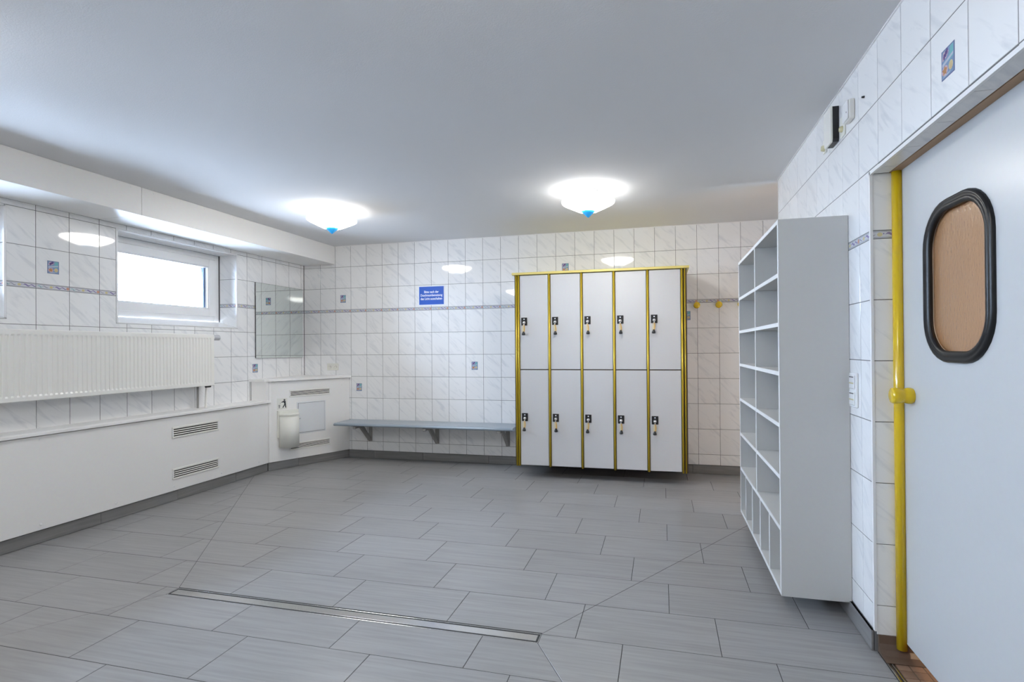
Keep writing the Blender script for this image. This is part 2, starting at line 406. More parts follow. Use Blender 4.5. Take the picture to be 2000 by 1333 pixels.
# reveals: tiled far side, painted soffit, sloping sill
for wi, (a, b) in enumerate(WINDOWS):
    if wi < 2:
        for z0, z1 in ((WZ0, STRIP[0]), (ZS, ZS+TH), (ZS+TH, WZ1)):
            place_tile(wl, lambda u_, a=a: (u_, a-.0045), 0, -.205, -.006, z0, z1, jit=0)
        place_tile(wl, lambda u_, a=a: (u_, a-.0045), 0, -.205, -.006, *STRIP, strip=True)
        for z0, z1 in ((WZ0, STRIP[0]), (ZS, ZS+TH), (ZS+TH, WZ1)):
            place_tile(wl, lambda u_, b=b: (-u_, b+.0045), PI, .006, .205, z0, z1, jit=0)
    sill = MB().prism([(-.215, WZ0-.002), (.002, WZ0-.002), (.002, WZ0+.006), (-.215, 1.528)], b, a, 'pvc', 'y').obj('window_sill_slope', wl)
    bead = MB()
    for y0, y1 in ((a-.008, a+.004), (b-.004, b+.008)): bead.box(-.008, .002, y0, y1, WZ0, WZ1+.004, 'bead')
    bead.box(-.008, .002, b, a, WZ1-.008, WZ1+.004, 'bead'); bead.box(-.215, -.0, b, a, WZ1-.004, WZ1, 'pvc')
    bead.obj('corner_bead', wl)
# windows
for wi, (a, b) in enumerate(WINDOWS):
    w = tag(link('window_%d' % (wi+1), None, None, (-.22, (a+b)/2, 1.528)), ('tilt window with wide white plastic frame above the radiator', 'white window cut by the left edge of the picture', 'third white basement window nearest the camera')[wi], 'window', kind='structure')
    hw = (a-b)/2; H = 2.195-1.528
    def ring(x0, x1, i0, i1, k, bv=.004):
        m = MB()
        m.bbox(x0, x1, -hw+i0, -hw+i1, i0, H-i0, k, bv); m.bbox(x0, x1, hw-i1, hw-i0, i0, H-i0, k, bv)
        m.bbox(x0, x1, -hw+i1, hw-i1, i0, i1, k, bv); m.bbox(x0, x1, -hw+i1, hw-i1, H-i1, H-i0, k, bv)
        return m
    ring(-.07, 0, 0, .055, 'pvc').obj('frame', w)
    s_ = ring(-.05, .018, .050, .128, 'pvc', .006).obj('sash', w); s_.location = (0, 0, 0)
    ring(-.045, .008, .124, .137, 'pvc', .003).obj('glazing_bead', w)
    box('edge_shade_strip', -.044, -.028, hw-.152, hw-.1375, .138, H-.138, 'edge_shade', w)  # bluish reflection and shade at the glass edge, put into a coloured strip
    box('pane', -.036, -.030, -hw+.128, hw-.128, .128, H-.128, 'glass', w)
    hg = MB().lathe([(.007, 0), (.007, .055)], 'bead', 10, c=(.010, hw-.045, .07)).obj('hinge', w)
    hg = MB().lathe([(.007, 0), (.007, .055)], 'bead', 10, c=(.010, hw-.045, H-.14)).obj('hinge', w)
    box('handle', .018, .045, -hw+.08, -hw+.105, H/2-.02, H/2+.10, 'bead', w, .004)

# ---- right wall: far part, header over the doorway, near part
JY = -2.905; DY = -3.93; DZ = 1.943
wr = MB()
wr.box(XR+.0012, 5.25, JY, -1.249, -.1, ZC, 'grout'); wr.box(XR+.0012, 5.25, DY, JY, DZ, ZC, 'grout'); wr.box(XR+.0012, 5.25, Y_REAR, DY, -.1, ZC, 'grout')
wr = wr.obj('wall_right'); tag(wr, 'right wall of glossy white marbled tiles with the doorway', 'wall', kind='structure')
R0 = 1.9831
cols = []
k = -4
while True:
    y0, y1 = -(R0+(k+1)*TW), -(R0+k*TW); k += 1
    if y0 < -5.3: break
    y1 = min(y1, -1.253)
    if y1-y0 < .02: continue
    cols.append((y0, y1))
hole = [(DY-.01, JY-.006, -1, DZ+.004)]
def Pr(u_): return (XR, -u_)
cr = [(-b, -a) for a, b in cols]   # u grows towards the camera (-y)
hr = [(-h[1], -h[0], h[2], h[3]) for h in hole]
tile_wall(wr, Pr, -PI/2, cr, ROWS, hr, inlays=[(3.49, 2.08)])
# jamb reveal tiles (normal -y) and soffit tiles
for z0, z1 in ROWS[3:9]+[(.07, ROWS[9][1]), ROWS[0]]:
    place_tile(wr, lambda u_: (u_, JY-.0045), 0, XR+.007, 5.036, z0, min(z1, DZ-.002), jit=0)
place_tile(wr, lambda u_: (u_, JY-.0045), 0, XR+.007, 5.036, *STRIP, strip=True)
for a, b in cr:
    a2, b2 = max(a, -JY+.008), min(b, -DY)
    if b2-a2 < .02: continue
    me = rect_mesh(.060, b2-a2-2*G, 'tile', 'soffit_tile')
    o = link('soffit_tile', me, wr, (XR+.038, -(a2+b2)/2, DZ-.0045)); o.rotation_euler = (PI/2, 0, 0)
box('soffit_board', XR+.070, 5.25, DY, JY, DZ-.006, DZ+.004, 'tan', wr)
bd = MB(); bd.box(XR-.0015, XR+.008, JY-.008, JY+.006, .085, DZ+.006, 'bead'); bd.box(XR-.0015, XR+.008, DY, JY, DZ-.008, DZ+.006, 'bead')
bd.obj('corner_bead', wr)
MB().box(XR-.0015, XR+.008, -1.253, -1.243, .085, ZC, 'bead').obj('corner_bead', wr)
MB().box(XR-.006, XR+.002, Y_REAR, -1.249, ZC-.005, ZC, 'bead').obj('ceiling_joint', wr)
MB().box(0.42, 5.5, -.006, .002, ZC-.005, ZC, 'bead').obj('ceiling_joint', wb)
# alcove end and room rear
o = box('wall_alcove', X_FAR, X_FAR+.2, -1.249, 0, -.1, ZC, 'white'); tag(o, 'short plain white end wall of the alcove beyond the shelf', 'wall', kind='structure')
o = box('wall_rear', -.3, 5.25, Y_REAR-.2, Y_REAR, -.1, ZC, 'white'); tag(o, 'plain white wall behind the camera', 'wall', kind='structure')
# corridor behind the door
cw = MB(); cw.box(6.7, 6.8, -5.2, -1.45, -.1, ZC, 'tan'); cw.box(5.25, 6.8, -5.3, -5.2, -.1, ZC, 'tan'); cw.box(5.25, 6.8, -1.55, -1.45, -.1, ZC, 'tan')
cw.box(5.255, 5.27, -5.2, DY-.02, -.1, ZC, 'tan'); cw.box(5.255, 5.27, JY+.02, -1.55, -.1, ZC, 'tan')
cw = cw.obj('wall_corridor'); tag(cw, 'warm brown walls of the corridor behind the swing door', 'wall', kind='structure')
L = bpy.data.lights.new('corridor_lamp', 'POINT'); L.energy = 30; L.color = (1, .75, .5); L.shadow_soft_size = .08
o = bpy.data.objects.new('corridor_lamp', L); COL.objects.link(o); o.location = (5.9, -3.3, 2.2)

# ---- floor
fl = MB(); fl.box(-.3, XR+.02, Y_REAR-.2, .3, -.1, -.0010, 'floor_grout'); fl.box(XR+.02, X_FAR+.2, -1.249, .3, -.1, -.0010, 'floor_grout')
fl.box(XR+.02, 6.8, -5.3, -1.25, -.1, -.004, 'mosaic_grout')
fl = fl.obj('floor'); tag(fl, 'floor of long grey stone-look tiles falling to a linear drain', 'floor', kind='structure')
YL = [0, -.300, -.605, -.920, -1.240, -1.553, -1.862, -2.175, -2.482, -2.785, -3.083, -3.380, -3.672]
while YL[-1] > Y_REAR: YL.append(YL[-1]-.303)
DR = (1.655, 3.603, -3.150, -3.083)
LINES = [((1.655, -3.083), (.24, -1.055)), ((1.655, -3.150), (.93, -4.115)), ((3.603, -3.083), (4.76, -1.352)), ((3.603, -3.150), (4.50, -4.50))]
def clip(poly, p, q, side):
    out = []; n = len(poly); d = Vector((q[0]-p[0], q[1]-p[1])).normalized(); nn = Vector((-d.y, d.x))*side
    D = [nn.dot(Vector(v)-Vector(p))-.0011 for v in poly]
    for i in range(n):
        a, b = poly[i], poly[(i+1) % n]; da, db = D[i], D[(i+1) % n]
        if da >= 0: out.append(a)
        if (da > 0 > db) or (da < 0 < db):
            t = da/(da-db); out.append((a[0]+(b[0]-a[0])*t, a[1]+(b[1]-a[1])*t))
    return out
def area(p): return sum(p[i-1][0]*p[i][1]-p[i][0]*p[i-1][1] for i in range(len(p)))/2
def clean(p):
    o = []
    for v in p:
        if not o or (Vector(v)-Vector(o[-1])).length > .002: o.append(v)
    if len(o) > 1 and (Vector(o[0])-Vector(o[-1])).length < .002: o.pop()
    return o
def floor_tile(poly):
    poly = clean(poly)
    if len(poly) < 3 or area(poly) < .0008: return
    cx = sum(p[0] for p in poly)/len(poly); cy = sum(p[1] for p in poly)/len(poly)
    n = len(poly); vs = []
    m = poly_tile([(p[0]-cx, p[1]-cy) for p in poly], 'floor_tile', 'floor', .008, .0008)
    m.v = [(v[0], v[2], -v[1]) for v in m.v]   # lay the slab down
    o = m.obj('floor_tile', fl, (cx, cy, 0))
OFF = {0: 4.146, 1: 4.347, 2: 4.548}
for i in range(len(YL)-1):
    y1, y0 = YL[i], YL[i+1]
    y0 = max(y0, Y_REAR)
    base = OFF[(i-2) % 3]; P_ = .594
    x = base-P_*9
    while x < X_FAR:
        a, b = max(x, .0), x+P_; x += P_
        lim = X_FAR if y1 > -1.24 else XR+.012
        if y1 > -1.26 and y0 < -1.249: lim = XR+.012
        b = min(b, lim)
        if lim-b < .03: b = lim
        if b-a < .03: continue
        g = .0015
        for q in sub_rect((a+g, b-g, y0+g, y1-g), (DR[0]-.004, DR[1]+.004, DR[2]-.003, DR[3]+.01)):
            pieces = [q]
            for p, e in LINES:
                nxt = []
                for s in pieces:
                    mx_, mn_ = max(v[0] for v in s), min(v[0] for v in s); my, ny = max(v[1] for v in s), min(v[1] for v in s)
                    # does the segment pass through this tile?
                    inside = 0
                    for t in range(0, 101):
                        X = p[0]+(e[0]-p[0])*t/100; Y = p[1]+(e[1]-p[1])*t/100
                        if mn_ < X < mx_ and ny < Y < my: inside += 1
                    if inside < 2: nxt.append(s); continue
                    A = clip(s, p, e, 1); B = clip(s, p, e, -1)
                    nxt += [c_ for c_ in (A, B) if len(clean(c_)) >= 3 and area(clean(c_)) > .0008] or [s]
                pieces = nxt
            for s in pieces: floor_tile(s)
# mosaic inside the doorway
mm = poly_tile([(-.0225, -.0225), (.0225, -.0225), (.0225, .0225), (-.0225, .0225)], 'mosaic_tile', 'mosaic', .004, .0008)
mm.v = [(v[0], v[2], -v[1]) for v in mm.v]; mm = mm.mesh('mosaic_tile')
for i in range(4):
    for j in range(19):
        link('mosaic_tile', mm, fl, (5.018+i*.048, -2.995-j*.048, -.001))
MB().prism([(JY-.0005, .001), (JY-.0005, .072), (-2.914, .072), (-2.917, .040), (-2.926, .020), (-2.945, .007), (-2.985, .0025), (-2.985, .001)], XR+.013, 5.25, 'brown', 'x').obj('cove_tile', fl)
tm = MB(); tm.bbox(XR+.014, XR+.022, DY, -2.965, -.004, .0015, 'steel', .0008); tm.bbox(XR+.030, XR+.036, DY, -2.965, -.004, .0015, 'steel', .0008)
tm.obj('threshold_profile', fl)

# ---- linear drain
dr = empty('floor_drain', ((DR[0]+DR[1])/2, (DR[2]+DR[3])/2, 0), 0, 'long narrow stainless steel linear drain set in the grey floor', 'drain')
hx = (DR[1]-DR[0])/2; hy = (DR[3]-DR[2])/2
m = MB(); m.box(-hx, hx, -hy, hy, -.03, -.006, 'dark')
for s in (-1, 1):
    m.bbox(-hx, hx, s*hy-.0015, s*hy+.0015, -.02, -.0002, 'steel', .0006); m.bbox(s*hx-.0015, s*hx+.0015, -hy, hy, -.02, -.0002, 'steel', .0006)
m.obj('channel', dr); MB().bbox(-hx+.010, hx-.010, -hy+.011, hy-.011, -.008, -.0007, 'steel', .0012).obj('cover_plate', dr)

# ---- skirting
def base_run(name, label, p0, p1, joints, h=.085, t=.010, back=.006, first=None):
    """upright tiles from p0 to p1; front face stands t proud on the right-hand side when walking p0 -> p1"""
    d = Vector((p1[0]-p0[0], p1[1]-p0[1])); Ln = d.length; rz = math.atan2(d.y, d.x)
    e = empty(name, (*p0, 0), rz, label, 'skirting', kind='structure')
    js = [0]+[j for j in joints if 0 < j < Ln]+[Ln]
    for a, b in zip(js, js[1:]):
        m = poly_tile([(a+.001-(a+b)/2, .002-h/2), (b-.001-(a+b)/2, .002-h/2), (b-.001-(a+b)/2, h/2-.002), (a+.001-(a+b)/2, h/2-.002)], 'skirting_tile', 'base', .0085, .0015)
        m.add([(a-(a+b)/2+.001, .0, h/2-.002), (b-(a+b)/2-.001, 0, h/2-.002), (b-(a+b)/2-.001, .0085, h/2-.002), (a-(a+b)/2+.001, .0085, h/2-.002)], [(0, 1, 2, 3)], 'base')
        m.obj('skirting_tile', e, ((a+b)/2, -t, h/2))
    return e
XL = .200                                   # front plane of the low pipe casing
DA, DB = Vector((.200, -.800)), Vector((.606, .0))   # diagonal casing front
dd = (DB-DA).normalized(); dn = Vector((dd.y, -dd.x)); DL = (DB-DA).length; DRZ = math.atan2(dd.y, dd.x)
base_run('baseboard_left', 'dark grey stone skirting under the long white casing', (XL-.022, -5.4), (XL-.022, -.80), [5.4-v for v in (4.8, 4.2, 3.6, 3.0, 2.402, 1.802, 1.202)])
pa, pb = DA-dn*.020, DB-dn*.020
base_run('baseboard_diagonal', 'dark grey stone skirting under the angled corner casing', tuple(pa), (pb[0]+dd[0]*.0, pb[1]-.006), [.31])
base_run('baseboard_back', 'dark grey stone skirting along the far wall', (.60, -.0005), (X_FAR, -.0005), [.33+.0, .93, 1.70, 2.30, 2.90, 3.50, 3.81, 4.41])
base_run('baseboard_right', 'dark grey stone skirting under the white shelf unit', (XR-.0005, -1.249), (XR-.0005, JY), [.45, 1.05])
box('skirting_end', XR-.011, XR+.012, JY-.010, JY-.0005, 0, .085, 'base', bpy.data.objects['baseboard_right'])
box('baseboard_alcove', XR-.010, 5.25, -1.249, -1.2395, 0, .085, 'base')['kind'] = 'structure'
tag(bpy.data.objects['baseboard_alcove'], 'dark stone skirting round the wall end behind the shelf', 'skirting')

# ---- boxed soffit along the left wall under the ceiling
tr = empty('trim_1', (0, 0, 2.24), 0, 'white boxed-in soffit running under the ceiling above the windows', 'soffit', kind='structure')
SX = .42
for (a, b) in ((-.0015, -2.279), (-2.2825, -5.4)):
    m = MB(); m.bbox(SX-.018, SX, b, a, 0, ZC-2.24-.001, 'white', .0015); m.obj('front_panel', tr)
    m = MB(); m.bbox(.002, SX-.018, b, a, .0005, .018, 'white', .0015); m.obj('underside_panel', tr)
for y in (-2.19, -2.36, -1.75, -1.45, -.9, -.4, -2.8):
    MB().lathe([(.004, 0), (.0012, .002)], 'bead', 8, 'x', (SX, y, .185)).obj('screw', tr)

# ---- low pipe casing
pc = empty('pipe_casing', (XL, -3.1, 0), 0, 'long low white boxed pipe casing with narrow ledge under the radiator', 'casing')
oy = 3.1
MB().bbox(-.018, 0, -5.4+oy, -.8005+oy, .088, .696, 'panel', .0015).obj('front_panel', pc)
MB().bbox(-XL+.001, .020, -5.4+oy, -.78+oy, .701, .725, 'white', .004).obj('ledge', pc)
MB().box(-XL+.004, -.03, -5.38+oy, -.84+oy, .002, .69, 'dark').obj('core', pc)
def vent(parent, name, x0, z0, w, h, T):
    """louvred grille; local x along, z up, front towards -y; T places it"""
    fr = MB(); e = .016
    fr.bbox(0, w, -.006, 0, 0, e, 'ivory', .002); fr.bbox(0, w, -.006, 0, h-e, h, 'ivory', .002)
    fr.bbox(0, e*.8, -.006, 0, e, h-e, 'bead', .002); fr.bbox(w-e*.8, w, -.006, 0, e, h-e, 'bead', .002)
    fr.box(e*.8, w-e*.8, -.0012, -.0002, e, h-e, 'shade')
    o = link(name, fr.mesh(name), parent); o.matrix_basis = T @ Matrix.Translation((x0, 0, z0))
    n = 3; pz = (h-2*e)/(n+.5)
    sl = MB(); sl.add([(e*.8, -.0055, 0), (w-e*.8, -.0055, 0), (w-e*.8, -.0025, pz*.42), (e*.8, -.0025, pz*.42), (e*.8, -.0045, 0), (w-e*.8, -.0045, 0), (w-e*.8, -.0014, pz*.42), (e*.8, -.0014, pz*.42)],
                      [(0, 1, 2, 3), (7, 6, 5, 4), (0, 4, 5, 1), (3, 2, 6, 7), (0, 3, 7, 4), (1, 5, 6, 2)], 'ivory')
    sm = sl.mesh('louvre')
    for i in range(n):
        l = link('louvre', sm, o, (0, 0, e+pz*(i+.55)))
    return o
TL = Matrix.Rotation(PI/2, 4, 'Z')
vent(pc, 'vent_grille', -1.862+oy, .520, .456, .093, TL); vent(pc, 'vent_grille', -1.862+oy, .180, .456, .090, TL)
for y in (-2.776, -2.305, -1.845, -1.375, -.93): MB().lathe([(.008, 0), (.007, .003), (.003, .005)], 'bead', 10, 'x', (0, y+oy, .123)).obj('screw', pc)
for y in (-2.78,): MB().lathe([(.006, 0), (.005, .003)], 'bead', 10, 'x', (0, y+oy, .675)).obj('screw', pc)

# ---- angled corner casing
cc = empty('corner_casing', (0, 0, 0), 0, 'taller angled white corner casing with grilles and hatch by the bench', 'casing')
TD = Matrix.Translation((DA.x, DA.y, 0)) @ Matrix.Rotation(DRZ, 4, 'Z')
ti = .018
m = MB(); poly = [(.0315, 0), (DL-.006, 0), (DL-.016, ti), (.0315, ti)]
m.prism(poly, .088, .914, 'panel'); o = m.obj('front_panel', cc); o.matrix_basis = TD
m = MB()    # rounded corner post at the left end of the angled front
ang = [(-PI/2-0*PI, 0)]
pts = [(-.004, .0), (.012, -.0012), (.026, -.002), (.032, 0), (.032, ti), (.0, ti)]
m.prism([(0, .012), (.002, .003), (.010, -.001), (.022, -.0015), (.031, 0), (.031, ti), (.004, ti)], .088, .918, 'white'); o = m.obj('corner_post', cc); o.matrix_basis = TD
box('side_panel', .001, .2015, -.8295, -.800, .726, .918, 'panel', cc, .001)
box('wall_gap', .0145, .0185, -.8305, -.8297, .726, .918, 'shade', cc)
box('corner_batten', .001, .014, -.836, -.8295, .726, .918, 'bead', cc, .001)
m = MB(); m.prism([(.001, -.842), (.190, -.842), (.222, -.815), (.628, -.001), (.001, -.001)], .9185, .944, 'white'); m.obj('top_board', cc)
box('core', .004, .17, -.79, -.02, .002, .9, 'dark', cc)
vent(cc, 'vent_grille', .209, .743, .452, .076, TD); vent(cc, 'vent_grille', .209, .181, .450, .076, TD)
hs = MB(); hs.bbox(.288, .606, -.003, .0, .343, .685, 'hatch', .001); o = hs.obj('hatch_frame', cc); o.matrix_basis = TD
hg_ = MB(); hg_.box(.3005, .5935, -.0036, -.0030, .3555, .6725, 'shade'); o = hg_.obj('hatch_gap', cc); o.matrix_basis = TD
ho = MB(); ho.bbox(.303, .591, -.0075, -.0031, .358, .670, 'hatch', .0015); o = ho.obj('access_hatch', cc); o.matrix_basis = TD
hl = MB().lathe([(.007, 0), (.006, -.003), (.0, -.003)], 'chrome', 12, 'y', (.316, -.0076, .51)); hl = hl.obj('hatch_lock', o); 
for s_x, z_ in ((.36, .125), (.80, .125), (.80, .84), (.84, .50), (.06, .12)):
    o = MB().lathe([(.005, 0), (.004, -.002), (0, -.002)], 'bead', 8, 'y', (s_x, 0, z_)).obj('screw', cc); o.matrix_basis = TD

# ---- doorway: door leaf, yellow post, vision panel, knob
door = tag(link('door_1', None, None, (5.055, JY, 0)), 'white swing door with rounded black-rimmed window and yellow knob', 'door', kind='structure')
def rrect(cy, cz, hw, hh, rad, n=8):
    out = []
    for (sy, sz, a0) in ((1, 1, 0), (-1, 1, PI/2), (-1, -1, PI), (1, -1, 1.5*PI)):
        for i in range(n+1):
            a = a0+PI/2*i/n; out.append((cy+sy*(hw-rad)+rad*math.cos(a), cz+sz*(hh-rad)+rad*math.sin(a)))
    return out
vy, vz, vw, vh, vr = -.414, 1.456, .173, .247, .125
def leaf_mesh():
    m = MB(); inner = rrect(vy, vz, vw, vh, vr); n = len(inner)
    y0, y1, z0, z1 = -1.02, -.018, .060, DZ-.004
    outer = []
    for p in inner:
        d = Vector((p[0]-vy, p[1]-vz)); t = 1e9
        if d.x > 1e-6: t = min(t, (y1-vy)/d.x)
        if d.x < -1e-6: t = min(t, (y0-vy)/d.x)
        if d.y > 1e-6: t = min(t, (z1-vz)/d.y)
        if d.y < -1e-6: t = min(t, (z0-vz)/d.y)
        outer.append((vy+d.x*t, vz+d.y*t))
    # snap nearest to the corners
    for c_ in ((y0, z0), (y1, z0), (y0, z1), (y1, z1)):
        i = min(range(n), key=lambda j: (outer[j][0]-c_[0])**2+(outer[j][1]-c_[1])**2); outer[i] = c_
    A = [(0, *p) for p in outer]; B = [(0, *p) for p in inner]; C_ = [(.030, *p) for p in outer]; D_ = [(.030, *p) for p in inner]
    vs = A+B+C_+D_; fs = []
    for i in range(n):
        j = (i+1) % n
        fs += [(i, n+i, n+j, j), (2*n+i, 2*n+j, 3*n+j, 3*n+i), (i, j, 2*n+j, 2*n+i), (n+i, 3*n+i, 3*n+j, n+j)]
    return m.add(vs, fs, 'door')
leaf_mesh().obj('door_leaf', door)
g = MB(); loops = []
prof = [(-.004, .002), (-.010, -.006), (-.008, -.014), (.002, -.018), (.014, -.017), (.022, -.010), (.024, .001)]   # (outwards, x)
prof = [(-.006, .006), (-.012, -.002), (-.010, -.009), (-.002, -.013), (.006, -.012), (.010, -.009), (.016, -.014), (.023, -.012), (.027, -.006), (.027, .001)]
for (ofs, x) in prof: loops.append([(x, *p) for p in rrect(vy, vz, vw+ofs, vh+ofs, vr+ofs)])
n = len(loops[0]); vs = [v for l in loops for v in l]; fs = []
for a in range(len(loops)-1):
    for i in range(n): fs.append((a*n+i, a*n+(i+1) % n, (a+1)*n+(i+1) % n, (a+1)*n+i))
g.add(vs, fs, 'rubber', True); g.obj('rubber_gasket', door)
pn = MB(); pp = rrect(vy, vz, vw-.004, vh-.004, vr-.004); pn.prism(pp, .010, .016, 'pane', 'x'); pn.obj('vision_pane', door)
KN = [(.029, 0), (.031, -.004), (.031, -.014), (.029, -.022), (.0255, -.029), (.0255, -.035), (.0285, -.042), (.030, -.052), (.030, -.066), (.028, -.070), (0, -.0705)]
MB().lathe(KN, 'yellow', 28, 'x', (0, -.098, 1.047)).obj('knob', door)
# yellow post
yp = MB(); sec = []
for i in range(20):
    a = 2*PI*i/20; sec.append((.0185*math.cos(a)*1.0, .020*math.sin(a)))
yp.prism([(-.012+p[0], -.018+p[1]*.95) for p in sec], .030, DZ-.003, 'yellow')
for i, s_ in enumerate(yp.sm): yp.sm[i] = False if len(yp.f[i]) > 4 else True
yp.obj('hinge_post', door)
MB().lathe([(.004, 0), (.003, -.003)], 'black', 8, 'y', (-.026, -.020, .085)).obj('post_screw', door)
MB().lathe([(.004, 0), (.003, -.003)], 'black', 8, 'y', (-.026, -.020, 1.82)).obj('post_screw', door)

# ================================================================== THINGS
# ---- ceiling lamps
def make_lamp(label):
    t = empty('ceiling_lamp', (0, 0, ZC), 0, label, 'lamp', 'bowl ceiling lamps')
    MB().lathe([(.075, 0), (.075, -.018), (.06, -.026), (.0, -.028)], 'bead', 24, cap=False).obj('ceiling_plate', t)
    MB().lathe([(.006, -.02), (.006, -.160)], 'chrome', 8).obj('rod', t)
    out = [(.200, -.078), (.203, -.083), (.201, -.094), (.184, -.104), (.146, -.123), (.108, -.142), (.078, -.156), (.052, -.161), (.012, -.162)]
    inn = [(.012, -.159), (.052, -.158), (.078, -.152), (.108, -.138), (.146, -.119), (.180, -.100), (.196, -.088), (.200, -.078)]
    MB().lathe(out, 'lamp', 40, cap=False).lathe(inn, 'lamp_in', 40, cap=False).obj('glass_bowl', t)
    MB().lathe([(.020, -.150), (.054, -.156), (.057, -.159), (.040, -.173), (.024, -.188), (.009, -.203), (.0, -.209)], 'finial', 20, cap=False).obj('finial', t)
    return t
def copy_tree(o, parent=None):
    c_ = o.copy(); COL.objects.link(c_); c_.parent = parent
    for ch in list(o.children): copy_tree(ch, c_)
    return c_
lamp0 = make_lamp('lit glass bowl ceiling lamp with blue tip, nearer the windows')
spots = [((1.372, -1.385), None), ((3.583, -1.345), 'lit glass bowl ceiling lamp with blue tip above the lockers'),
         ((1.372, -4.35), 'lit glass bowl ceiling lamp behind the camera, window side'), ((3.583, -4.35), 'lit glass bowl ceiling lamp over the camera'),
         ((1.372, -7.2), 'added unseen glass bowl fill lamp at the rear, window side'), ((3.583, -7.2), 'added unseen glass bowl fill lamp at the rear, right side')]  # rear pair is added out of view as fill light
lamps = [lamp0]+[copy_tree(lamp0) for _ in spots[1:]]
for t, ((x, y), lb) in zip(lamps, spots):
    t.location = (x, y, ZC)
    if lb: t['label'] = lb
    L = bpy.data.lights.new('bulb', 'POINT'); L.energy = LAMP_W; L.color = (1, .96, .90); L.shadow_soft_size = .03
    o = bpy.data.objects.new('bulb', L); COL.objects.link(o); o.location = (x, y, ZC-.100)

# ---- lockers
LY = -.500; LX = [2.752, 3.086, 3.395, 3.697, 4.001, 4.332]
lk = empty('locker_bank', (3.545, -.25, .115), 0, 'wall-hung bank of ten white lockers with yellow edge profiles', 'lockers')
ox, oyy, oz = -3.545, .25, -.115
def LB(name, x0, x1, y0, y1, z0, z1, k, parent=lk, b=0):
    return box(name, x0+ox, x1+ox, y0+oyy, y1+oyy, z0+oz, z1+oz, k, parent, b)
LB('carcass', 2.764, 4.330, -.478, -.0105, .135, 1.945, 'bronze')
LB('top_board', 2.722, 4.366, -.520, -.0105, 1.946, 1.968, 'cap', b=.003)
LB('side_panel', 2.752, 2.7635, -.478, -.0105, .128, 1.9455, 'locker', b=.001); LB('side_panel', 4.3305, 4.342, -.478, -.0105, .128, 1.9455, 'locker', b=.001)
def half_round(cx_, w, k='gold', dep=.013, z0=.112, z1=1.9455, y=-.4785):
    pts = [(cx_+w/2*math.cos(a), y-dep*math.sin(a)-.018) for a in [PI*i/8 for i in range(9)]]
    pts = [(cx_+w/2, y)]+pts+[(cx_-w/2, y)]
    m = MB(); m.prism([(p[0]+ox, p[1]+oyy) for p in pts][::-1], z0+oz, z1+oz, k)
    for i, q in enumerate(m.f): m.sm[i] = len(q) == 4
    return m
for x in LX[1:5]: half_round(x, .019).obj('edge_profile', lk)
for x in (2.762, 2.784, 4.302, 4.327): half_round(x, .018 if x != 4.327 else .014).obj('edge_profile', lk)
LB('shadow_edge', 4.335, 4.344, -.505, -.4785, .118, 1.9455, 'bronze', b=.001); LB('shadow_edge', 2.747, 2.7515, -.505, -.4785, .118, 1.9455, 'bronze', b=.001)  # dark strips paint the shadow gap beside the end profiles
DXS = [(2.797, 3.073), (3.100, 3.382), (3.409, 3.684), (3.711, 3.988), (4.015, 4.289)]
for (z0, z1, row) in ((1.040, 1.940, 'upper'), (.122, 1.031, 'lower')):
    for i, (a, b) in enumerate(DXS):
        d = LB('locker_door', a, b, -.500, -.4785, z0, z1, 'locker', b=.002)
        kx = a+.043; kz = 1.498 if row == 'upper' else .580
        p = LB('lock_plate', kx-.029, kx+.029, -.5055, -.5002, kz-.038, kz+.038, 'black', d, b=.002)
        q = MB().lathe([(.014, -.506), (.013, -.511), (0, -.511)], 'valve', 16, 'y', (kx+ox, oyy, kz-.010+oz)); q.obj('lock_cylinder', d)
        q = MB(); q.prism(disc(kx+ox, kz+.022+oz, .007, .006, 10)[::-1], -.5062+oyy, -.5056+oyy, 'text', 'y'); q.obj('number_disc', d)
        # the key with its wrist band hangs in the lock: a thing of its own
        nth = ('leftmost', 'second', 'middle', 'fourth', 'rightmost')[i]
        key = empty('locker_key', (kx, -.512, kz-.012), 0, 'locker key on looped yellow band in the %s %s-row locker door' % (nth, row), 'key', 'keys hanging in the locker doors')
        sw = random.uniform(-.006, .006)
        m = MB(); m.lathe([(.009, 0), (.011, -.004), (.009, -.011), (0, -.012)], 'chrome', 14, 'y'); m.bbox(-.006, .006, -.010, -.003, -.030, -.004, 'chrome', .001); m.obj('key_head', key)
        m = MB()
        for s in (-1, 1):
            w0, kk = (.0075, 'band' if s > 0 else 'band2')
            m.prism([(s*.0005+min(0, s*w0), -.024), (s*.0005+max(0, s*w0), -.024), (s*.002+max(0, s*.011)+sw*.5, -.055), (s*.0012+max(0, s*.009)+sw, -.090), (s*.0012+min(0, s*.009)+sw, -.090), (s*.002+min(0, s*.011)+sw*.5, -.055)][::1], -.012+s*.001, -.0095+s*.001, kk, 'y')
        m.obj('wrist_band', key)
        m = MB().lathe([(.006, -.084), (.010, -.092), (.016, -.106), (.017, -.114), (.012, -.119), (0, -.120)], 'black', 14, 'z', (sw, -.0108, 0), cap=False); m.obj('band_clasp', key)

# ---- coat hooks
HK = [(.029, .0), (.030, -.003), (.024, -.010), (.020, -.020), (.021, -.032), (.027, -.042), (.030, -.048), (.030, -.056), (.028, -.059), (0, -.0595)]
for x, lb in ((4.459, 'round yellow coat knob on the tiled wall, next to the lockers'), (4.663, 'round yellow coat knob on the tiled wall, middle of the three'), (4.867, 'round yellow coat knob almost hidden by the shelf unit')):
    t = empty('coat_knob', (x, -.0005, 1.648), 0, lb, 'coat hook', 'yellow coat knobs on the far wall')
    MB().lathe([(.016, -.0), (.016, -.004)], 'bead', 16, 'y').obj('wall_plate', t)
    MB().lathe([(q[0], q[1]-.003) for q in HK], 'yellow', 24, 'y').obj('knob', t)

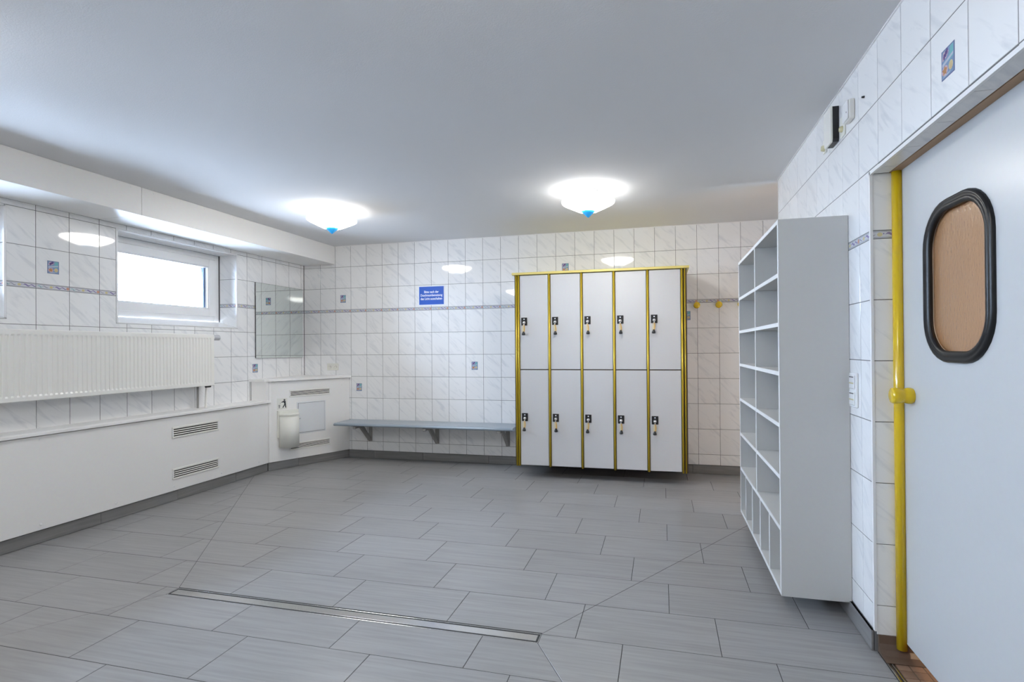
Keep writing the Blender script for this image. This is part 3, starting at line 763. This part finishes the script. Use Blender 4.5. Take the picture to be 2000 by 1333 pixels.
# ---- bench
bn = empty('wall_bench', (1.645, -.18, .44), 0, 'grey wall-mounted bench below the tiled wall, left of the lockers', 'bench')
bx0, bx1 = .632-1.645, 2.668-1.645
for i in range(3):
    y1 = -.006-i*.098+.18; MB().bbox(bx0+.012, bx1-.012, y1-.095, y1, -.028, 0, 'slat', .003).obj('slat', bn)
m = MB(); pr = [(-.300+.18, 0), (-.300+.18, -.030)]
cur = [(-.135, -.030)]+[(-.150+.0-.016*math.sin(t), -.015-.015*math.cos(t)) for t in [PI*i/8 for i in range(9)]]+[(-.135, 0), (-.1195, 0), (-.1195, -.030)]
m.prism([(y, z) for y, z in cur][::-1], bx0+.012, bx1-.012, 'alu', 'x'); m.obj('front_nosing', bn)
for x0, x1, nm in ((bx0, bx0+.0115, 'end_cap'), (bx1-.0115, bx1, 'end_cap')):
    m = MB(); m.prism([(.174, .001), (-.150, .001), (-.163, -.008), (-.166, -.016), (-.160, -.028), (-.150, -.031), (.174, -.031)], x0, x1, 'slat', 'x'); m.obj(nm, bn)
def bracket(xc):
    x = xc-1.645; e = link('support_bracket', MB().bbox(x-.023, x+.023, .168, .178, -.245, -.0315, 'brk', .002).mesh('support_bracket'), bn)
    m = MB(); m.bbox(x-.012, x+.012, -.135, .168, -.058, -.0315, 'brk', .003); m.bbox(x-.020, x+.020, -.150, -.128, -.062, -.0315, 'brk', .006); m.obj('arm', e)
    m = MB(); m.prism([(.167, -.235), (.167, -.205), (.035, -.058), (-.040, -.058), (.150, -.245)][::-1], x-.009, x+.009, 'brk', 'x'); m.obj('brace', e)
    for q, h in ((-.012, -.228), (.014, -.20)): MB().lathe([(.006, .1675), (.005, .163)], 'chrome', 8, 'y', (x+q, 0, h)).obj('bolt', e)
for x in (.875, 1.700, 2.515): bracket(x)

# ---- shelf unit
SX0, SY0, SY1, SZ0, SZ1 = 4.657, -2.660, -1.392, .076, 1.835
sh = empty('shelf_unit', ((SX0+XR)/2, (SY0+SY1)/2, SZ0), 0, 'tall open white shelf unit hung on the right wall beside the doorway', 'shelf')
ax_, ay_ = -(SX0+XR)/2, -(SY0+SY1)/2
def SB(name, x0, x1, y0, y1, z0, z1, k='wood_white'): return box(name, x0+ax_, x1+ax_, y0+ay_, y1+ay_, z0-SZ0, z1-SZ0, k, sh, .0008)
XB = XR-.0015; T = .019
SB('side_panel', SX0, XB, SY0, SY0+T, SZ0, SZ1); SB('side_panel', SX0, XB, SY1-T, SY1, SZ0, SZ1)
SB('top_panel', SX0, XB, SY0+T, SY1-T, SZ1-T, SZ1); SB('bottom_panel', SX0, XB, SY0+T, SY1-T, SZ0, SZ0+T)
SB('back_panel', XB-.006, XB, SY0+T, SY1-T, SZ0+T, SZ1-T)
ym = -2.035; zs = [1.575, 1.343, 1.113, .870, .627, .385]
SB('divider', SX0+.001, XB-.006, ym-T/2, ym+T/2, zs[-1]+T/2, SZ1-T)
for z in zs[:-1]:
    SB('shelf_board', SX0+.001, XB-.006, SY0+T, ym-T/2, z-T/2, z+T/2); SB('shelf_board', SX0+.001, XB-.006, ym+T/2, SY1-T, z-T/2, z+T/2)
SB('shelf_board', SX0+.001, XB-.006, SY0+T, SY1-T, zs[-1]-T/2, zs[-1]+T/2)
for y in (-1.628, -1.880, -2.136, -2.392): SB('small_divider', SX0+.001, XB-.006, y-T/2, y+T/2, SZ0+T, zs[-1]-T/2)
# pale front edge banding
eb = MB()
for z in [SZ1-T/2]+zs+[SZ0+T/2]: eb.box(SX0-.0012+ax_, SX0+ax_, SY0+ay_, SY1+ay_, z-T/2-SZ0, z+T/2-SZ0, 'wood_edge')
for y in (SY0+T/2, SY1-T/2): eb.box(SX0-.0014+ax_, SX0+ax_, y-T/2+ay_, y+T/2+ay_, 0, SZ1-SZ0, 'wood_edge')
eb.box(SX0-.0014+ax_, SX0+ax_, ym-T/2+ay_, ym+T/2+ay_, zs[-1]-SZ0, SZ1-SZ0, 'wood_edge')
for y in (-1.628, -1.880, -2.136, -2.392): eb.box(SX0-.0014+ax_, SX0+ax_, y-T/2+ay_, y+T/2+ay_, 0, zs[-1]-SZ0, 'wood_edge')
eb.obj('edge_banding', sh)

# ---- radiator
rd = empty('radiator', (.10, -2.5, .925), 0, 'long ribbed cream-white panel radiator hung under the window', 'radiator')
RY0, RY1 = -3.62+2.5, -1.400+2.5; RH = 1.388-.925; fx = .050
m = MB(); prof = []
y = RY0+.02; 
while y < RY1-.034:
    prof += [(y, 0), (y+.004, .0), (y+.0075, -.0055), (y+.0205, -.0055), (y+.024, 0)]; y += .0302
prof = [(RY0, 0)]+prof+[(RY1, 0)]
zA, zB = .040, RH-.042
n = len(prof); vs = [(fx+p[1], p[0], z) for z in (zA, zB) for p in prof]+[(fx, p[0], z) for z in (zA-.012, zB+.012) for p in prof]+[(fx, p[0], z) for z in (.004, RH-.004) for p in prof]+[(fx-.004, p[0], z) for z in (0, RH) for p in prof]+[(fx-.012, p[0], z) for z in (0, RH) for p in prof]
fs = []
def strp(a, b):
    for i in range(n-1): fs.append((a*n+i, a*n+i+1, b*n+i+1, b*n+i))
strp(0, 1); strp(2, 0); strp(1, 3); strp(4, 2); strp(3, 5); strp(6, 4); strp(5, 7); strp(8, 6); strp(7, 9)
m.add(vs, fs, 'rad'); m.obj('front_panel', rd)
m = MB(); m.bbox(-.060, -.048, RY0, RY1, 0, RH, 'rad', .003); m.box(-.045, .036, RY0+.02, RY1-.02, .03, RH-.03, 'dark'); m.obj('rear_panel', rd)
MB().bbox(-.060, .046, RY1-.006, RY1-.0002, .01, RH+.001, 'rad', .002).obj('side_cover', rd); MB().bbox(-.060, .046, RY0+.0002, RY0+.006, .01, RH+.001, 'rad', .002).obj('side_cover', rd)
m = MB(); m.bbox(.034, .0465, RY0+.006, RY1-.006, RH-.006, RH+.001, 'rad', .001); m.bbox(-.060, -.046, RY0+.006, RY1-.006, RH-.006, RH+.001, 'rad', .001)
for i in range(74):
    yy = RY0+.02+i*.029
    if yy < RY1-.02: m.box(-.046, .034, yy, yy+.012, RH-.005, RH, 'rad')
m.obj('top_grille', rd)
m = MB(); m.tube((.0, RY1, RH-.026), (.0, RY1+.018, RH-.026), .019, 'black'); m.tube((.0, RY1+.026, RH-.026), (.0, RY1+.095, RH-.026), .025, 'valve', 16); m.tube((.0, RY1+.016, RH-.026), (.0, RY1+.027, RH-.026), .028, 'bead', 16); v = m.obj('thermostat_valve', rd)
m = MB(); m.tube((-.03, RY1+.008, .060), (.012, RY1+.018, .085), .006, 'brk', 8); m.tube((.0, RY1-.045, -.008), (.0, RY1+.004, -.008), .011, 'black', 10); m.obj('return_valve', rd)
m = MB(); m.tube((-.01, RY1-.026, .006), (-.01, RY1-.036, -.199), .0095, 'rad'); m.tube((-.045, RY1-.085, .006), (-.045, RY1-.085, -.199), .0095, 'brk'); m.obj('pipe', rd)

# ---- mirror
mi = empty('wall_mirror', (.004, -.393, 1.160), 0, 'frameless rectangular wall mirror in the tiled corner', 'mirror')
MB().box(-.0012, .006, -.362, .355, 0, .792, 'dark').obj('backing', mi)
MB().bbox(.0061, .0105, -.363, .356, -.001, .793, 'mirror', .0015).obj('glass', mi)

# ---- blue sign
sg = empty('wall_sign', (1.640, -.0005, 1.836), 0, 'blue lettered sign with white border on the far tiled wall', 'sign')
MB().bbox(-.156, .156, -.0022, 0, -.108, .108, 'text', .0008).obj('border', sg)
MB().bbox(-.148, .148, -.0032, -.0022, -.1, .1, 'blue', .0004).obj('blue_face', sg)
def text(name, body, size, x, z, y, parent, k='text', width=None):
    cu = bpy.data.curves.new(name, 'FONT'); cu.body = body; cu.size = size; cu.align_x = 'CENTER'; cu.align_y = 'CENTER'; cu.extrude = .0002; cu.offset = .0009
    t = bpy.data.objects.new(name, cu); COL.objects.link(t)
    dg = bpy.context.evaluated_depsgraph_get(); me = bpy.data.meshes.new_from_object(t.evaluated_get(dg)); bpy.data.objects.remove(t)
    if width:
        xs = [v.co.x for v in me.vertices]; s = width/(max(xs)-min(xs))
        for v in me.vertices: v.co.x *= s
    me.materials.clear(); me.materials.append(MT[k])
    o = link(name, me, parent, (x, y, z)); o.rotation_euler = (PI/2, 0, 0); return o
text('lettering', 'Bitte nach der', .036, 0, .040, -.0036, sg, width=.175)
text('lettering', 'Duschraumbenutzung', .036, 0, .003, -.0036, sg, width=.262)
text('lettering', 'das Licht ausschalten', .036, 0, -.036, -.0036, sg, width=.258)

# ---- sockets
so = empty('double_socket', (.389, -.0005, 1.043), 0, 'cream double power socket on the tiles above the corner casing', 'socket')
MB().bbox(-.075, .075, -.009, 0, -.040, .040, 'cream', .003).obj('cover_frame', so)
for x in (-.036, .036):
    s1 = MB().lathe([(.027, -.0091), (.026, -.0115), (.020, -.0115), (.019, -.0094), (0, -.0094)], 'cream', 20, 'y', (x, 0, 0)).obj('socket', so)
    m = MB(); [m.lathe([(.0034, -.0095), (.0, -.0098)], 'black', 8, 'y', (x+d, 0, 0)) for d in (-.0095, .0095)]; m.obj('contact_hole', s1)

# ---- light switch
sw_ = empty('light_switch', (XR-.0005, -2.722, 1.045), -PI/2, 'white double rocker light switch with yellowish marks beside the shelf', 'switch')
MB().bbox(-.042, .042, -.010, 0, -.076, .076, 'bead', .003).obj('cover_frame', sw_)
for z in (.036, -.036):
    s1 = MB().bbox(-.030, .030, -.015, -.0101, z-.030, z+.030, 'pvc', .003).obj('rocker', sw_)
    m = MB(); m.box(-.024, .024, -.0158, -.0151, z+.020, z+.024, 'black'); m.box(-.026, .026, -.0158, -.0151, z-.008, z-.002, 'clear'); m.obj('marking', s1)

# ---- wall devices high on the right wall
dv = empty('alarm_box', (XR-.0005, -2.500, 2.300), -PI/2, 'flat white wall device with black side near the ceiling', 'device')
m = MB(); m.prism([(-.052, -.070), (-.040, -.084), (.045, -.084), (.050, -.070), (.050, .084), (-.052, .084)], -.028, 0, 'black', 'y'); m.obj('black_body', dv)
m = MB(); m.prism([(-.054, -.070), (-.042, -.086), (.046, -.086), (.052, -.070), (.052, .086), (-.054, .086)], -.036, -.0281, 'ivory', 'y'); m.obj('white_cover', dv)
s3 = empty('small_socket', (XR-.0005, -2.345, 2.268), -PI/2, 'small yellowed clear plastic bracket left of the white wall device', 'bracket')
MB().bbox(-.026, .026, -.006, 0, -.036, .036, 'cream', .003).obj('back_plate', s3); MB().lathe([(.016, -.006), (.013, -.020), (.0, -.022)], 'clear', 12, 'y', (0, 0, -.01)).obj('stub', s3)
s4 = empty('small_bracket', (XR-.0005, -2.612, 2.262), -PI/2, 'small yellowed plastic bracket between the two high wall devices', 'bracket')
MB().bbox(-.030, .030, -.006, 0, -.050, .046, 'cream', .004).obj('back_plate', s4); MB().lathe([(.015, -.006), (.012, -.018), (0, -.020)], 'clear', 12, 'y', (0, 0, -.015)).obj('stub', s4)
s5 = empty('junction_box', (XR-.0005, -2.722, 2.280), -PI/2, 'small white square junction box high on the right wall', 'box')
MB().bbox(-.036, .036, -.024, 0, -.044, .044, 'ivory', .004).obj('body', s5); MB().bbox(-.033, .033, -.030, -.0241, -.041, .041, 'bead', .003).obj('lid', s5)
MB().lathe([(.004, -.0302), (0, -.0308)], 'black', 8, 'y', (.020, 0, -.010)).obj('lid_screw', s5)
s6 = empty('wall_plug', (XR-.0005, -2.862, 2.277), -PI/2, 'tiny dark screw left in the tile above the doorway', 'screw')
m = MB(); m.lathe([(.005, 0), (.004, -.010), (0, -.011)], 'black', 8, 'y'); m.obj('screw_head', s6)

# ---- waste bin and its notice
bi = empty('waste_bin', (0, 0, 0), 0, 'cream wall-mounted hygiene bin with rounded front on the corner casing', 'bin')
bi.matrix_basis = TD @ Matrix.Translation((.196, -.0005, .228))
hw = .098; D_ = .128
front = [(-hw, -.018)]+[(-hw*math.cos(t), -.018-(D_-.018)*math.sin(t)) for t in [PI*i/16 for i in range(1, 16)]]+[(hw, -.018)]
m = MB(); m.prism([(x, y) for x, y in front], .0, .330, 'cream')
for i, q in enumerate(m.f): m.sm[i] = len(q) == 4
m.obj('body', bi)
m = MB(); m.prism([(x*1.03, y*1.03+.0005) for x, y in front], .3305, .346, 'cream')
m.prism([(-.100, -.018), (-.100, -.026), (.100, -.026), (.100, -.018)], .346, .375, 'cream'); m.obj('lid', bi)
MB().bbox(-.112, .104, -.0178, 0, .10, .385, 'cream', .003).obj('back_plate', bi)
nt_ = empty('disposal_notice', (0, 0, 0), 0, 'small pale notice with black figure above the hygiene bin', 'sign')
nt_.matrix_basis = TD @ Matrix.Translation((.138, -.0005, .682))
MB().bbox(-.052, .052, -.0012, 0, -.060, .056, 'cream', .0004).obj('plate', nt_)
def P2(m, poly, k='black'): m.prism(poly, -.0018, -.0013, k, 'y')
m = MB()
P2(m, disc(.022, .038, .0095, .0085, 12)); P2(m, [(.010, .018), (.034, .028), (.036, -.004), (.022, -.006)])
P2(m, [(.012, .028), (.030, .030), (.026, .020), (-.006, .010), (-.010, .018)])
P2(m, [(.022, -.006), (.036, -.004), (.040, -.044), (.030, -.044)]); P2(m, [(.020, -.004), (.030, -.008), (.010, -.044), (.000, -.042), (.012, -.020)])
m.obj('black_figure', nt_)
m = MB(); P2(m, [(-.040, -.010), (-.020, -.010), (-.024, -.044), (-.036, -.044)], 'brk'); P2(m, disc(-.020, .008, .005, .004, 8), 'brk'); P2(m, [(-.044, -.052), (.044, -.052), (.044, -.050), (-.044, -.050)], 'brk'); m.obj('grey_basket', nt_)
